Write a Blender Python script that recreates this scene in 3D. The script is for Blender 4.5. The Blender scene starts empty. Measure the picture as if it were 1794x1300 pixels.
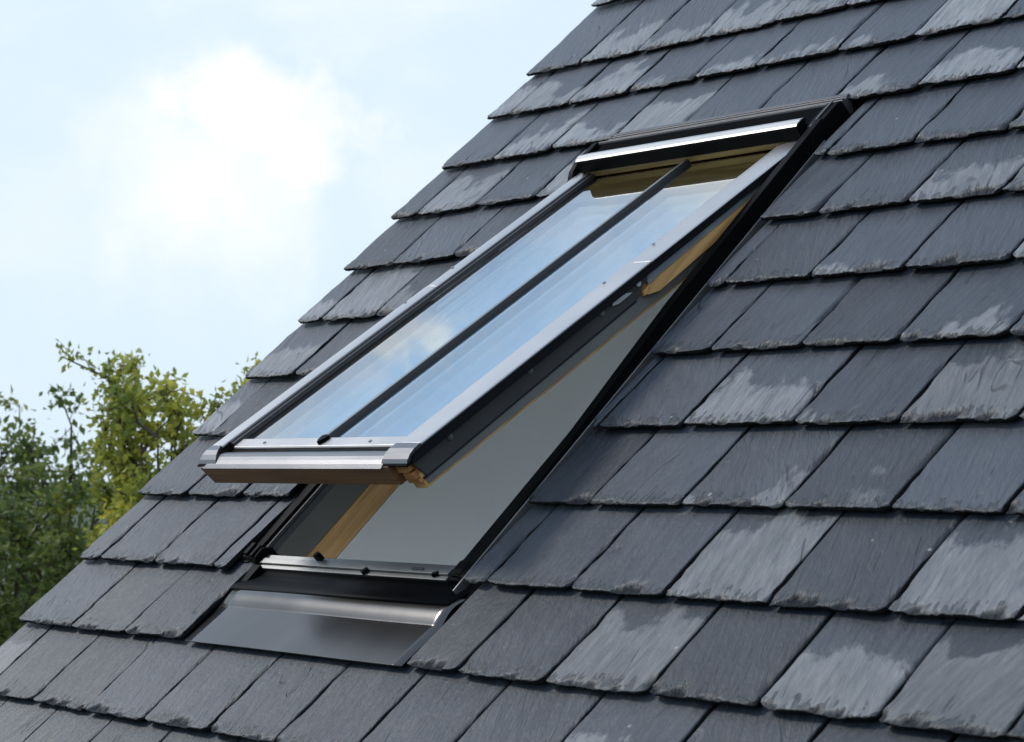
import bpy, math, random
import numpy as np
from mathutils import Vector, Matrix
scn = bpy.context.scene
COL = scn.collection

# ------------------------------------------------------------------ camera
PITCH = math.radians(43.8946)
Z0 = 4.6                                   # height of the roof origin above ground
RR = Matrix(((0.592341, 0.580592, -0.55861), (-0.031012, -0.676389, -0.735891), (-0.80509, 0.453222, -0.382648)))
CAM = Vector((3.99218, -2.24738, 1.89743))
ROOF = Matrix.Translation((0, 0, Z0)) @ Matrix.Rotation(PITCH, 4, 'X')
cam_d = bpy.data.cameras.new('camera'); cam = bpy.data.objects.new('camera', cam_d); COL.objects.link(cam)
m = Matrix((RR[0], -RR[1], -RR[2])).transposed().to_4x4(); m.translation = CAM
cam.matrix_world = ROOF @ m
cam_d.sensor_width = 36; cam_d.lens = 86.29; cam_d.clip_end = 2000; cam_d.clip_start = 0.05
cam_d.dof.use_dof = True; cam_d.dof.focus_distance = 4.9; cam_d.dof.aperture_fstop = 13
scn.camera = cam
scn.render.resolution_x = 1024; scn.render.resolution_y = 742

# ------------------------------------------------------------------ sky, sun, exposure
SUN = Vector((-0.72, -0.32, 0.62)).normalized()
sun_d = bpy.data.lights.new('sun', 'SUN'); sun = bpy.data.objects.new('sun', sun_d); COL.objects.link(sun)
sun_d.energy = 1.2; sun_d.angle = math.radians(11); sun_d.color = (1, 0.95, 0.88)
sun.rotation_euler = SUN.to_track_quat('Z', 'Y').to_euler(); sun.location = (-4, -2, 12)
W = bpy.data.worlds.new('World'); scn.world = W; W.use_nodes = True
nt = W.node_tree; nt.nodes.clear()
def nd(tree, typ, **kw):
    n = tree.nodes.new(typ)
    for k, v in kw.items():
        if k.startswith('i_'): n.inputs[k[2:].replace('_', ' ')].default_value = v
        else: setattr(n, k, v)
    return n
def lk(tree, a, b): tree.links.new(a, b)
out = nd(nt, 'ShaderNodeOutputWorld')
sky = nd(nt, 'ShaderNodeTexSky'); sky.sky_type = 'NISHITA'; sky.sun_disc = False
sky.sun_elevation = math.asin(SUN.z); sky.sun_rotation = math.atan2(SUN.x, SUN.y); sky.dust_density = 1.2; sky.ozone_density = 1.5
tc = nd(nt, 'ShaderNodeTexCoord')
# soft veil of thin cloud over the whole sky plus broken cumulus
mp = nd(nt, 'ShaderNodeMapping'); mp.inputs['Scale'].default_value = (1.6, .8, 2.2); mp.inputs['Rotation'].default_value = (.3, .5, .2); lk(nt, tc.outputs['Generated'], mp.inputs[0])
n1 = nd(nt, 'ShaderNodeTexNoise'); n1.inputs['Scale'].default_value = 5.5; n1.inputs['Detail'].default_value = 7; n1.inputs['Roughness'].default_value = .6
lk(nt, mp.outputs[0], n1.inputs[0])
r1 = nd(nt, 'ShaderNodeMapRange'); r1.inputs[1].default_value = .46; r1.inputs[2].default_value = .70; r1.interpolation_type = 'SMOOTHSTEP'; lk(nt, n1.outputs[0], r1.inputs[0])
# a bank of cumulus low in the west (direction of the white cloud)
def blob(dirv, rad, soft, squash=1.0):
    sub = nd(nt, 'ShaderNodeVectorMath', operation='SUBTRACT'); lk(nt, tc.outputs['Generated'], sub.inputs[0]); sub.inputs[1].default_value = dirv
    sc = nd(nt, 'ShaderNodeVectorMath', operation='MULTIPLY'); lk(nt, sub.outputs[0], sc.inputs[0]); sc.inputs[1].default_value = (1, 1, squash)
    ln = nd(nt, 'ShaderNodeVectorMath', operation='LENGTH'); lk(nt, sc.outputs[0], ln.inputs[0])
    nz = nd(nt, 'ShaderNodeTexNoise'); nz.inputs['Scale'].default_value = 17; nz.inputs['Detail'].default_value = 9; nz.inputs['Roughness'].default_value = .6; lk(nt, tc.outputs['Generated'], nz.inputs[0])
    ad = nd(nt, 'ShaderNodeMath', operation='MULTIPLY_ADD'); lk(nt, nz.outputs[0], ad.inputs[0]); ad.inputs[1].default_value = .11; lk(nt, ln.outputs['Value'], ad.inputs[2])
    mr = nd(nt, 'ShaderNodeMapRange'); mr.interpolation_type = 'SMOOTHERSTEP'; lk(nt, ad.outputs[0], mr.inputs[0])
    mr.inputs[1].default_value = rad + .055 + soft; mr.inputs[2].default_value = rad + .055 - soft
    return mr.outputs[0]
def mx(a, b):
    q = nd(nt, 'ShaderNodeMath', operation='MAXIMUM'); lk(nt, a, q.inputs[0]); lk(nt, b, q.inputs[1]); return q.outputs[0]
b1 = blob((-0.855, 0.499, 0.143), .036, .022, 1.55)
b2 = blob((-0.846, 0.515, 0.132), .024, .022, 1.2)
b3 = blob((-0.866, 0.486, 0.118), .030, .055, 1.0)
b5 = blob((-0.745, 0.37, 0.56), .035, .055, 1.0)
cl0 = nd(nt, 'ShaderNodeMath', operation='MULTIPLY'); lk(nt, mx(mx(b1, b2), b3), cl0.inputs[0]); cl0.inputs[1].default_value = .93; b4 = blob((-.822, .272, .500), .016, .012, 1.0); c4 = nd(nt, 'ShaderNodeMath', operation='MULTIPLY'); lk(nt, b4, c4.inputs[0]); c4.inputs[1].default_value = .85; cl = mx(mx(cl0.outputs[0], b5), c4.outputs[0])
hz = nd(nt, 'ShaderNodeBackground'); lk(nt, sky.outputs[0], hz.inputs[0]); hz.inputs[1].default_value = .12
veil = nd(nt, 'ShaderNodeBackground'); veil.inputs[0].default_value = (.72, .85, 1, 1); veil.inputs[1].default_value = .96
white = nd(nt, 'ShaderNodeBackground'); white.inputs[0].default_value = (1, 1, 1, 1); white.inputs[1].default_value = 1.0
# veil is thick near the horizon, thinner overhead
sx = nd(nt, 'ShaderNodeSeparateXYZ'); lk(nt, tc.outputs['Generated'], sx.inputs[0])
vr = nd(nt, 'ShaderNodeMapRange'); lk(nt, sx.outputs[2], vr.inputs[0]); vr.inputs[1].default_value = .2; vr.inputs[2].default_value = .6; vr.inputs[3].default_value = .97; vr.inputs[4].default_value = .84
vc = nd(nt, 'ShaderNodeMix', data_type='RGBA'); vz = nd(nt, 'ShaderNodeMapRange'); lk(nt, sx.outputs[2], vz.inputs[0]); vz.inputs[1].default_value = .2; vz.inputs[2].default_value = .5; lk(nt, vz.outputs[0], vc.inputs[0])
vc.inputs[6].default_value = (.71, .845, .965, 1); vc.inputs[7].default_value = (.55, .76, 1.05, 1); lk(nt, vc.outputs[2], veil.inputs[0])
m1 = nd(nt, 'ShaderNodeMixShader'); lk(nt, vr.outputs[0], m1.inputs[0]); lk(nt, hz.outputs[0], m1.inputs[1]); lk(nt, veil.outputs[0], m1.inputs[2])
hi_ = nd(nt, 'ShaderNodeMapRange'); lk(nt, sx.outputs[2], hi_.inputs[0]); hi_.inputs[1].default_value = .10; hi_.inputs[2].default_value = .42; hi_.inputs[3].default_value = .25; hi_.inputs[4].default_value = .7
half = nd(nt, 'ShaderNodeMath', operation='MULTIPLY'); lk(nt, r1.outputs[0], half.inputs[0]); lk(nt, hi_.outputs[0], half.inputs[1])
cm = mx(half.outputs[0], cl)
m2 = nd(nt, 'ShaderNodeMixShader'); lk(nt, cm, m2.inputs[0]); lk(nt, m1.outputs[0], m2.inputs[1]); lk(nt, white.outputs[0], m2.inputs[2])
lk(nt, m2.outputs[0], out.inputs[0])
scn.view_settings.view_transform = 'Standard'; scn.view_settings.look = 'None'
scn.view_settings.exposure = 0.15; scn.view_settings.gamma = 1

# ------------------------------------------------------------------ helpers
def new_obj(name, me, parent=None):
    o = bpy.data.objects.new(name, me); COL.objects.link(o)
    if parent is not None: o.parent = parent
    return o
def tag(o, label=None, cat=None, group=None, kind=None):
    for k, v in (('label', label), ('category', cat), ('group', group), ('kind', kind)):
        if v: o[k] = v
    return o
def empty(name, label=None, cat=None, mat=None):
    o = new_obj(name, None); o.empty_display_size = .2
    if mat is not None: o.matrix_world = mat
    return tag(o, label, cat)
class MB:
    def __init__(s): s.v = []; s.f = []
    def add(s, v, f):
        b = len(s.v); s.v += [tuple(p) for p in v]; s.f += [tuple(i + b for i in q) for q in f]
    def box(s, a, b, T=None, taper=None):
        x0, y0, z0 = a; x1, y1, z1 = b
        v = [(x0,y0,z0),(x1,y0,z0),(x1,y1,z0),(x0,y1,z0),(x0,y0,z1),(x1,y0,z1),(x1,y1,z1),(x0,y1,z1)]
        if T: v = [T(*p) for p in v]
        s.add(v, [(0,3,2,1),(4,5,6,7),(0,1,5,4),(1,2,6,5),(2,3,7,6),(3,0,4,7)])
    def hexa(s, v, T=None):
        if T: v = [T(*p) for p in v]
        s.add(v, [(0,3,2,1),(4,5,6,7),(0,1,5,4),(1,2,6,5),(2,3,7,6),(3,0,4,7)])
    def prism(s, prof, ends, T=None):
        # prof: list of 2-D points; ends: two functions giving the 3-D point of a profile point
        n = len(prof); v = [ends[0](*p) for p in prof] + [ends[1](*p) for p in prof]
        if T: v = [T(*p) for p in v]
        f = [tuple(range(n))[::-1], tuple(range(n, 2*n))] + [(i, (i+1) % n, n+(i+1) % n, n+i) for i in range(n)]
        s.add(v, f)
    def cyl(s, c, axis, r, h, n=14, T=None, r2=None):
        c = Vector(c); ax = Vector(axis).normalized(); q = ax.to_track_quat('Z', 'Y'); r2 = r if r2 is None else r2
        v = [c + q @ Vector((r*math.cos(2*math.pi*i/n), r*math.sin(2*math.pi*i/n), 0)) for i in range(n)]
        v += [c + q @ Vector((r2*math.cos(2*math.pi*i/n), r2*math.sin(2*math.pi*i/n), h)) for i in range(n)]
        if T: v = [T(*p) for p in v]
        s.add(v, [tuple(range(n))[::-1], tuple(range(n, 2*n))] + [(i, (i+1) % n, n+(i+1) % n, n+i) for i in range(n)])
    def tube(s, pts, rad, n=7):
        ring = []
        b = len(s.v)
        for i, p in enumerate(pts):
            d = (pts[min(i+1, len(pts)-1)] - pts[max(i-1, 0)]).normalized(); q = d.to_track_quat('Z', 'Y')
            for k in range(n): s.v.append(tuple(p + q @ Vector((rad[i]*math.cos(2*math.pi*k/n), rad[i]*math.sin(2*math.pi*k/n), 0))))
        for i in range(len(pts)-1):
            for k in range(n): s.f.append((b+i*n+k, b+i*n+(k+1) % n, b+(i+1)*n+(k+1) % n, b+(i+1)*n+k))
    def build(s, name, mat, parent=None, bevel=0, smooth=False):
        me = bpy.data.meshes.new(name); me.from_pydata(s.v, [], s.f); me.update()
        import bmesh
        bm = bmesh.new(); bm.from_mesh(me); bmesh.ops.recalc_face_normals(bm, faces=bm.faces[:]); bm.to_mesh(me); bm.free()
        me.materials.append(mat)
        if smooth:
            for p in me.polygons: p.use_smooth = True
        o = new_obj(name, me, parent)
        if bevel:
            b = o.modifiers.new('bevel', 'BEVEL'); b.width = bevel; b.segments = 3; b.limit_method = 'ANGLE'; b.angle_limit = math.radians(35)
            b.harden_normals = False
            for p in me.polygons: p.use_smooth = True
            w = o.modifiers.new('wn', 'WEIGHTED_NORMAL'); w.keep_sharp = False
        return o

# ------------------------------------------------------------------ materials
def mat(name):
    M = bpy.data.materials.new(name); M.use_nodes = True
    t = M.node_tree; b = t.nodes['Principled BSDF']
    return M, t, b
def simple(name, col, rough=.5, metal=0, bump=0, bscale=60, var=.15, vscale=8, stretch=(1, 1, 1), spec=.5):
    M, t, b = mat(name)
    tcn = nd(t, 'ShaderNodeTexCoord'); mpn = nd(t, 'ShaderNodeMapping'); mpn.inputs['Scale'].default_value = stretch
    lk(t, tcn.outputs['Object'], mpn.inputs[0])
    n = nd(t, 'ShaderNodeTexNoise'); n.inputs['Scale'].default_value = vscale; n.inputs['Detail'].default_value = 6; lk(t, mpn.outputs[0], n.inputs[0])
    r = nd(t, 'ShaderNodeValToRGB'); r.color_ramp.elements[0].position = .3; r.color_ramp.elements[1].position = .7
    c = Vector(col); r.color_ramp.elements[0].color = (*(c*(1-var)), 1); r.color_ramp.elements[1].color = (*(c*(1+var)), 1)
    lk(t, n.outputs[0], r.inputs[0]); lk(t, r.outputs[0], b.inputs['Base Color'])
    b.inputs['Metallic'].default_value = metal; b.inputs['Specular IOR Level'].default_value = spec
    rr = nd(t, 'ShaderNodeMapRange'); rr.inputs[3].default_value = rough*.8; rr.inputs[4].default_value = rough*1.2; lk(t, n.outputs[0], rr.inputs[0]); lk(t, rr.outputs[0], b.inputs['Roughness'])
    if bump:
        n2 = nd(t, 'ShaderNodeTexNoise'); n2.inputs['Scale'].default_value = bscale; n2.inputs['Detail'].default_value = 5; lk(t, mpn.outputs[0], n2.inputs[0])
        bp = nd(t, 'ShaderNodeBump'); bp.inputs['Strength'].default_value = bump; bp.inputs['Distance'].default_value = .002
        lk(t, n2.outputs[0], bp.inputs['Height']); lk(t, bp.outputs[0], b.inputs['Normal'])
    return M
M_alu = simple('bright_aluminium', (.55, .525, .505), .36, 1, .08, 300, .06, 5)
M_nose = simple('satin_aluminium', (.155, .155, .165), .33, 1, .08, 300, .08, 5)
M_char = simple('charcoal_coated_metal', (.058, .054, .050), .42, 0, .1, 400, .2, 6)
M_black = simple('black_metal', (.0035, .0035, .004), .5, 0, .05, 200, .2, 6, spec=.05)
M_gasket = simple('dark_gasket', (.018, .014, .014), .5, 0, 0, 60, .2, 20)
M_grey = simple('grey_metal', (.10, .10, .105), .38, .6, .1, 300, .15, 8)
M_blue = simple('blue_grey_board', (.22, .28, .33), .6, 0, .2, 120, .35, 9)
M_apron = simple('apron_aluminium', (.100, .096, .093), .20, 1, .05, 9, .14, 2.5, stretch=(2, 1, 1))
M_rail = simple('sill_aluminium', (.25, .25, .245), .45, 1, .1, 200, .12, 7)
M_tray = simple('tray_aluminium', (.11, .105, .108), .42, .6, .15, 200, .18, 7, stretch=(1, 14, 1))
M_plaster = simple('reveal_plaster', (.90, .89, .86), .85, 0, .15, 90, .04, 3)
M_steel = simple('screw_steel', (.35, .35, .36), .35, 1)
M_latch = simple('zinc_plate', (.55, .56, .56), .5, .3, .1, 200, .15, 30)
M_felt = simple('roof_felt', (.005, .005, .006), .9, spec=.03)
def wood(name, c1, c2, rough=.45, axis=1):
    M, t, b = mat(name)
    tcn = nd(t, 'ShaderNodeTexCoord'); mpn = nd(t, 'ShaderNodeMapping')
    sc = [38, 38, 38]; sc[axis] = 2.2; mpn.inputs['Scale'].default_value = sc; lk(t, tcn.outputs['Object'], mpn.inputs[0])
    n = nd(t, 'ShaderNodeTexNoise'); n.inputs['Scale'].default_value = 1.6; n.inputs['Detail'].default_value = 8; n.inputs['Distortion'].default_value = .6; lk(t, mpn.outputs[0], n.inputs[0])
    r = nd(t, 'ShaderNodeValToRGB'); r.color_ramp.elements[0].position = .36; r.color_ramp.elements[1].position = .66
    r.color_ramp.elements[0].color = (*c1, 1); r.color_ramp.elements[1].color = (*c2, 1)
    lk(t, n.outputs[0], r.inputs[0]); lk(t, r.outputs[0], b.inputs['Base Color']); b.inputs['Roughness'].default_value = rough
    bp = nd(t, 'ShaderNodeBump'); bp.inputs['Strength'].default_value = .2; bp.inputs['Distance'].default_value = .001; lk(t, n.outputs[0], bp.inputs['Height']); lk(t, bp.outputs[0], b.inputs['Normal'])
    return M
M_pine = wood('lacquered_pine', (.50, .25, .080), (.80, .48, .19))
M_pinex = wood('shaded_pine_rail', (.15, .068, .026), (.25, .115, .042), axis=0)  # pine darkened in its colour for the rail's shaded front face
M_pinend = wood('pine_end_grain', (.30, .12, .04), (.62, .29, .10), axis=0)
M_olive = wood('stained_head_timber', (.20, .135, .045), (.50, .34, .12), axis=0)
M_head = wood('stained_head_rail', (.26, .14, .03), (.46, .30, .08), axis=0)
# coated insulating glass: part mirror, part clear
def glassmat(name, lo, hi, tint):
    M, t, b = mat(name); t.nodes.remove(b); o = t.nodes['Material Output']
    g = nd(t, 'ShaderNodeBsdfGlossy'); g.inputs['Roughness'].default_value = .012; g.inputs['Color'].default_value = tint
    tr = nd(t, 'ShaderNodeBsdfTransparent'); tr.inputs[0].default_value = (.90, .94, .93, 1)
    lw = nd(t, 'ShaderNodeLayerWeight'); lw.inputs[0].default_value = .45
    mr = nd(t, 'ShaderNodeMapRange'); mr.inputs[3].default_value = lo; mr.inputs[4].default_value = hi; lk(t, lw.outputs['Fresnel'], mr.inputs[0])
    mxs = nd(t, 'ShaderNodeMixShader'); lk(t, mr.outputs[0], mxs.inputs[0]); lk(t, tr.outputs[0], mxs.inputs[1]); lk(t, g.outputs[0], mxs.inputs[2]); lk(t, mxs.outputs[0], o.inputs[0])
    return M
M_glass = glassmat('coated_glass_outer', .40, .76, (.90, .96, 1, 1))
M_glass2 = glassmat('coated_glass_inner', .76, .95, (.88, .94, 1, 1))

M_clear = bpy.data.materials.new('clear_glass_face'); M_clear.use_nodes = True
_t = M_clear.node_tree; _t.nodes.remove(_t.nodes['Principled BSDF']); _c = nd(_t, 'ShaderNodeBsdfTransparent'); _c.inputs[0].default_value = (.97, .99, .985, 1); lk(_t, _c.outputs[0], _t.nodes['Material Output'].inputs[0])
def coat(o):                               # the reflective coating is on the outward face only
    o.data.materials.append(M_clear); N = Vector(SA(0, 0, 1))-Vector(SA(0, 0, 0))
    for p in o.data.polygons: p.material_index = 0 if p.normal.dot(N) > .9 else 1

# slate: local coordinates in the UV map (metres from the slate's lower left corner), tone/patch/seed in a colour attribute
def slate_mat():
    M, t, b = mat('natural_slate')
    uv = nd(t, 'ShaderNodeUVMap'); uv.uv_map = 'local'
    at = nd(t, 'ShaderNodeVertexColor'); at.layer_name = 'slate'
    sp = nd(t, 'ShaderNodeSeparateColor'); lk(t, at.outputs[0], sp.inputs[0])
    seed = nd(t, 'ShaderNodeMath', operation='MULTIPLY'); lk(t, sp.outputs[2], seed.inputs[0]); seed.inputs[1].default_value = 57.
    cb = nd(t, 'ShaderNodeCombineXYZ'); lk(t, seed.outputs[0], cb.inputs[2])
    rot = nd(t, 'ShaderNodeVectorRotate'); rot.rotation_type = 'Z_AXIS'; lk(t, uv.outputs[0], rot.inputs['Vector'])
    ang = nd(t, 'ShaderNodeMapRange'); lk(t, sp.outputs[2], ang.inputs[0]); ang.inputs[3].default_value = -.55; ang.inputs[4].default_value = .25; lk(t, ang.outputs[0], rot.inputs['Angle'])
    add = nd(t, 'ShaderNodeVectorMath', operation='ADD'); lk(t, rot.outputs[0], add.inputs[0]); lk(t, cb.outputs[0], add.inputs[1])
    def noise(scale, stretch, det=6, rough=.55, dist=0):
        mm = nd(t, 'ShaderNodeMapping'); mm.inputs['Scale'].default_value = stretch; lk(t, add.outputs[0], mm.inputs[0])
        n = nd(t, 'ShaderNodeTexNoise'); n.inputs['Scale'].default_value = scale; n.inputs['Detail'].default_value = det; n.inputs['Roughness'].default_value = rough; n.inputs['Distortion'].default_value = dist
        lk(t, mm.outputs[0], n.inputs[0]); return n.outputs[0]
    def math_(op, a, b_=None, c=None):
        n = nd(t, 'ShaderNodeMath', operation=op)
        for i, q in enumerate((a, b_, c)):
            if q is None: continue
            if isinstance(q, (int, float)): n.inputs[i].default_value = q
            else: lk(t, q, n.inputs[i])
        return n.outputs[0]
    grain = noise(26, (3.2, .55, 1), 8, .62, .3)
    broad = noise(9, (1.3, .8, 1), 3)
    fine = noise(160, (1.6, .6, 1), 5, .6)
    # base tone
    tone = math_('ADD', math_('MULTIPLY', sp.outputs[0], .6), math_('ADD', math_('MULTIPLY', grain, .5), math_('MULTIPLY', broad, .45)))
    cr = nd(t, 'ShaderNodeValToRGB'); e = cr.color_ramp.elements
    e[0].position = .32; e[0].color = (.010, .013, .020, 1); e[1].position = 1.08; e[1].color = (.072, .090, .108, 1)
    e2 = cr.color_ramp.elements.new(.62); e2.color = (.024, .032, .043, 1)
    lk(t, tone, cr.inputs[0])
    # purplish slates
    hue = nd(t, 'ShaderNodeMix', data_type='RGBA'); hue.inputs[7].default_value = (.038, .034, .047, 1); lk(t, cr.outputs[0], hue.inputs[6])
    lk(t, math_('MULTIPLY', broad, math_('MULTIPLY', sp.outputs[0], .9)), hue.inputs[0])
    # facet sheen painted into the colour as a pale patch, climbing from the tail of the slate in ragged tongues
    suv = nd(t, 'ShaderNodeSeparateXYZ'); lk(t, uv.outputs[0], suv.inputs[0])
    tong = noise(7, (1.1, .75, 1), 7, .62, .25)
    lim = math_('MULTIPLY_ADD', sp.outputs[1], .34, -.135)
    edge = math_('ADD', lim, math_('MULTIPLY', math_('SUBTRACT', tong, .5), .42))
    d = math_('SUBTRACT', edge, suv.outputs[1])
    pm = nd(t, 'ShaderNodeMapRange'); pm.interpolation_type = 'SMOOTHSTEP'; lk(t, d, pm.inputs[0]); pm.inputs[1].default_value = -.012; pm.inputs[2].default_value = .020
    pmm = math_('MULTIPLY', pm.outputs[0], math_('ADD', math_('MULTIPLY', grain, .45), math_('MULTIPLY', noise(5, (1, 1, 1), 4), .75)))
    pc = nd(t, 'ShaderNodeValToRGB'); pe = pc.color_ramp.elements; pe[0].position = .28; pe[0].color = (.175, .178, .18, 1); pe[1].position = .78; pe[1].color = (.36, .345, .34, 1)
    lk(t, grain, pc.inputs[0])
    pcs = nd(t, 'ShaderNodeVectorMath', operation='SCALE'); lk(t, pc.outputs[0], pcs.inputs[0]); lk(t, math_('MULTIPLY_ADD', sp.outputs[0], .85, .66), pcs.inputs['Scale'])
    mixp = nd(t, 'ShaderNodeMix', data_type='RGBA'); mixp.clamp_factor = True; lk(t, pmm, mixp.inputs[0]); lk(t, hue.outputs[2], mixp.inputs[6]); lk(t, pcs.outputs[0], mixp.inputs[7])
    # a few thin riven ledges running across the cleft face
    cn = noise(4.0, (2.0, .42, 1), 2, .5, .25)
    ca_ = math_('ABSOLUTE', math_('SUBTRACT', cn, .52))
    cm_ = nd(t, 'ShaderNodeMapRange'); lk(t, ca_, cm_.inputs[0]); cm_.inputs[1].default_value = .0025; cm_.inputs[2].default_value = .0055; cm_.inputs[3].default_value = 1; cm_.inputs[4].default_value = 0
    gate = nd(t, 'ShaderNodeMapRange'); lk(t, noise(11, (1, .8, 1), 2), gate.inputs[0]); gate.inputs[1].default_value = .54; gate.inputs[2].default_value = .60
    ledge = math_('MULTIPLY', cm_.outputs[0], gate.outputs[0])
    dk = nd(t, 'ShaderNodeMix', data_type='RGBA'); lk(t, math_('MULTIPLY', ledge, .62), dk.inputs[0]); lk(t, mixp.outputs[2], dk.inputs[6]); dk.inputs[7].default_value = (.014, .015, .019, 1)
    tz = nd(t, 'ShaderNodeMapRange'); lk(t, suv.outputs[1], tz.inputs[0]); tz.inputs[1].default_value = .034; tz.inputs[2].default_value = .0; tz.inputs[3].default_value = 0; tz.inputs[4].default_value = .19
    chn = noise(46, (1.7, .50, 1), 4, .6, .2)
    chm = nd(t, 'ShaderNodeMapRange'); lk(t, math_('ADD', chn, tz.outputs[0]), chm.inputs[0]); chm.inputs[1].default_value = .625; chm.inputs[2].default_value = .655
    chip = math_('MULTIPLY', chm.outputs[0], math_('GREATER_THAN', tz.outputs[0], .004))
    fk = nd(t, 'ShaderNodeMix', data_type='RGBA'); fk.clamp_factor = True; lk(t, math_('MAXIMUM', math_('MULTIPLY', chip, .72), math_('MULTIPLY', at.outputs['Alpha'], math_('MULTIPLY_ADD', grain, 1.1, .28))), fk.inputs[0]); lk(t, dk.outputs[2], fk.inputs[6]); fk.inputs[7].default_value = (.016, .017, .021, 1)
    vo = nd(t, 'ShaderNodeTexVoronoi'); vo.inputs['Scale'].default_value = 34; lk(t, add.outputs[0], vo.inputs['Vector'])
    vs = nd(t, 'ShaderNodeSeparateColor'); lk(t, vo.outputs['Color'], vs.inputs[0])
    spk = math_('MULTIPLY', math_('LESS_THAN', math_('ADD', vo.outputs['Distance'], math_('MULTIPLY', fine, .10)), math_('MULTIPLY_ADD', vs.outputs[1], .14, .06)), math_('GREATER_THAN', vs.outputs[0], .965))
    lic = nd(t, 'ShaderNodeMix', data_type='RGBA'); lk(t, math_('MULTIPLY', spk, .75), lic.inputs[0]); lk(t, fk.outputs[2], lic.inputs[6]); lic.inputs[7].default_value = (.34, .34, .30, 1)
    lk(t, lic.outputs[2], b.inputs['Base Color'])
    rg = nd(t, 'ShaderNodeMapRange'); lk(t, grain, rg.inputs[0]); rg.inputs[3].default_value = .34; rg.inputs[4].default_value = .56; lk(t, rg.outputs[0], b.inputs['Roughness'])
    b.inputs['Specular IOR Level'].default_value = .55
    lk(t, math_('MULTIPLY_ADD', at.outputs['Alpha'], -.50, .55), b.inputs['Specular IOR Level'])
    h = math_('ADD', math_('MULTIPLY', grain, 1.0), math_('ADD', math_('MULTIPLY', fine, .22), math_('ADD', math_('MULTIPLY', pm.outputs[0], .16), math_('ADD', math_('MULTIPLY', ledge, -.5), math_('MULTIPLY', chip, -.45)))))
    bp = nd(t, 'ShaderNodeBump'); bp.inputs['Strength'].default_value = .9; bp.inputs['Distance'].default_value = .0042; lk(t, h, bp.inputs['Height']); lk(t, bp.outputs[0], b.inputs['Normal'])
    return M
M_slate = slate_mat()
M_slate_edge = simple('slate_riven_edge', (.013, .013, .014), .8, 0, .6, 220, .5, 60, stretch=(1, 1, 6), spec=.1)  # edges coloured near black to carry the shadow line under each course

# ------------------------------------------------------------------ ground
M_grass = simple('meadow_grass', (.055, .075, .03), .9, 0, .5, 3, .35, .6)
g = MB(); g.v = [(-600, -600, 0), (600, -600, 0), (600, 600, 0), (-600, 600, 0)]; g.f = [(0, 1, 2, 3)]
tag(g.build('ground', M_grass), kind='structure')

# ------------------------------------------------------------------ slates
rng = np.random.default_rng(11)
_lat = rng.random((256, 256))
def vnoise(x, y):
    x = np.asarray(x, float); y = np.asarray(y, float)
    xi = np.floor(x).astype(int); yi = np.floor(y).astype(int); fx = x-xi; fy = y-yi
    fx = fx*fx*(3-2*fx); fy = fy*fy*(3-2*fy)
    a = _lat[xi % 256, yi % 256]; b = _lat[(xi+1) % 256, yi % 256]; c = _lat[xi % 256, (yi+1) % 256]; d = _lat[(xi+1) % 256, (yi+1) % 256]
    return a*(1-fx)*(1-fy)+b*fx*(1-fy)+c*(1-fx)*fy+d*fx*fy
def fbm(x, y, o=3):
    s = 0; a = .5; t = 0
    for i in range(o): s = s+a*vnoise(x*2**i+17*i, y*2**i+31*i); t += a; a *= .5
    return s/t
VERGE = -1.062
ROWS = {1.446: ([-.95, -.72, -.48, -.24, 0, .24], .2), 1.156: ([-.837, -.605, -.37], .29), .975: ([-.953, -.718, -.485, -.246, -.035, .222], .2), .779: ([-.828, -.601, -.359, -.12, .121, .355], .2),
        .587: ([-.956, -.712, .479], .195), .395: ([-.854, -.602, .601], .195), .2: ([-.952, -.712, .492, .728], .197), .006: ([-.839, -.605, .613, .853], .197),
        -.192: ([-.961, -.712, .703, .988], .198), -.388: ([-.826, -.589, .622, .864, 1.117], .198), -.591: ([-.95, -.703, -.444, .512, .753, .995, 1.242], .203),
        -.789: ([-.80, -.558, -.321, .474, .632, .876, 1.124, 1.372], .2), -.990: ([-.92, -.68, -.44, -.198, .047, .283, .526, .766, 1.014], .2), -1.19: ([-.82, -.58, -.34, -.10, .14, .38, .62, .86], .2)}
v = -1.39; k = 0
while v > -2.6:
    ROWS[round(v, 3)] = ([-.94+.12*(k % 2)], .2); v -= .2; k += 1
v = 1.646; k = 0
while v < 2.3:
    ROWS[round(v, 3)] = ([-.82-.12*(k % 2)], .2); v += .2; k += 1
UMAX = 4.6
GAP = {.587: 1, .395: 1, .2: 1, .006: 1, -.192: 1, -.388: 1, -.591: 1}
SL_V = []; SL_F = []; SL_UV = []; SL_C = []; SL_M = []; nbase = 0
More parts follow.
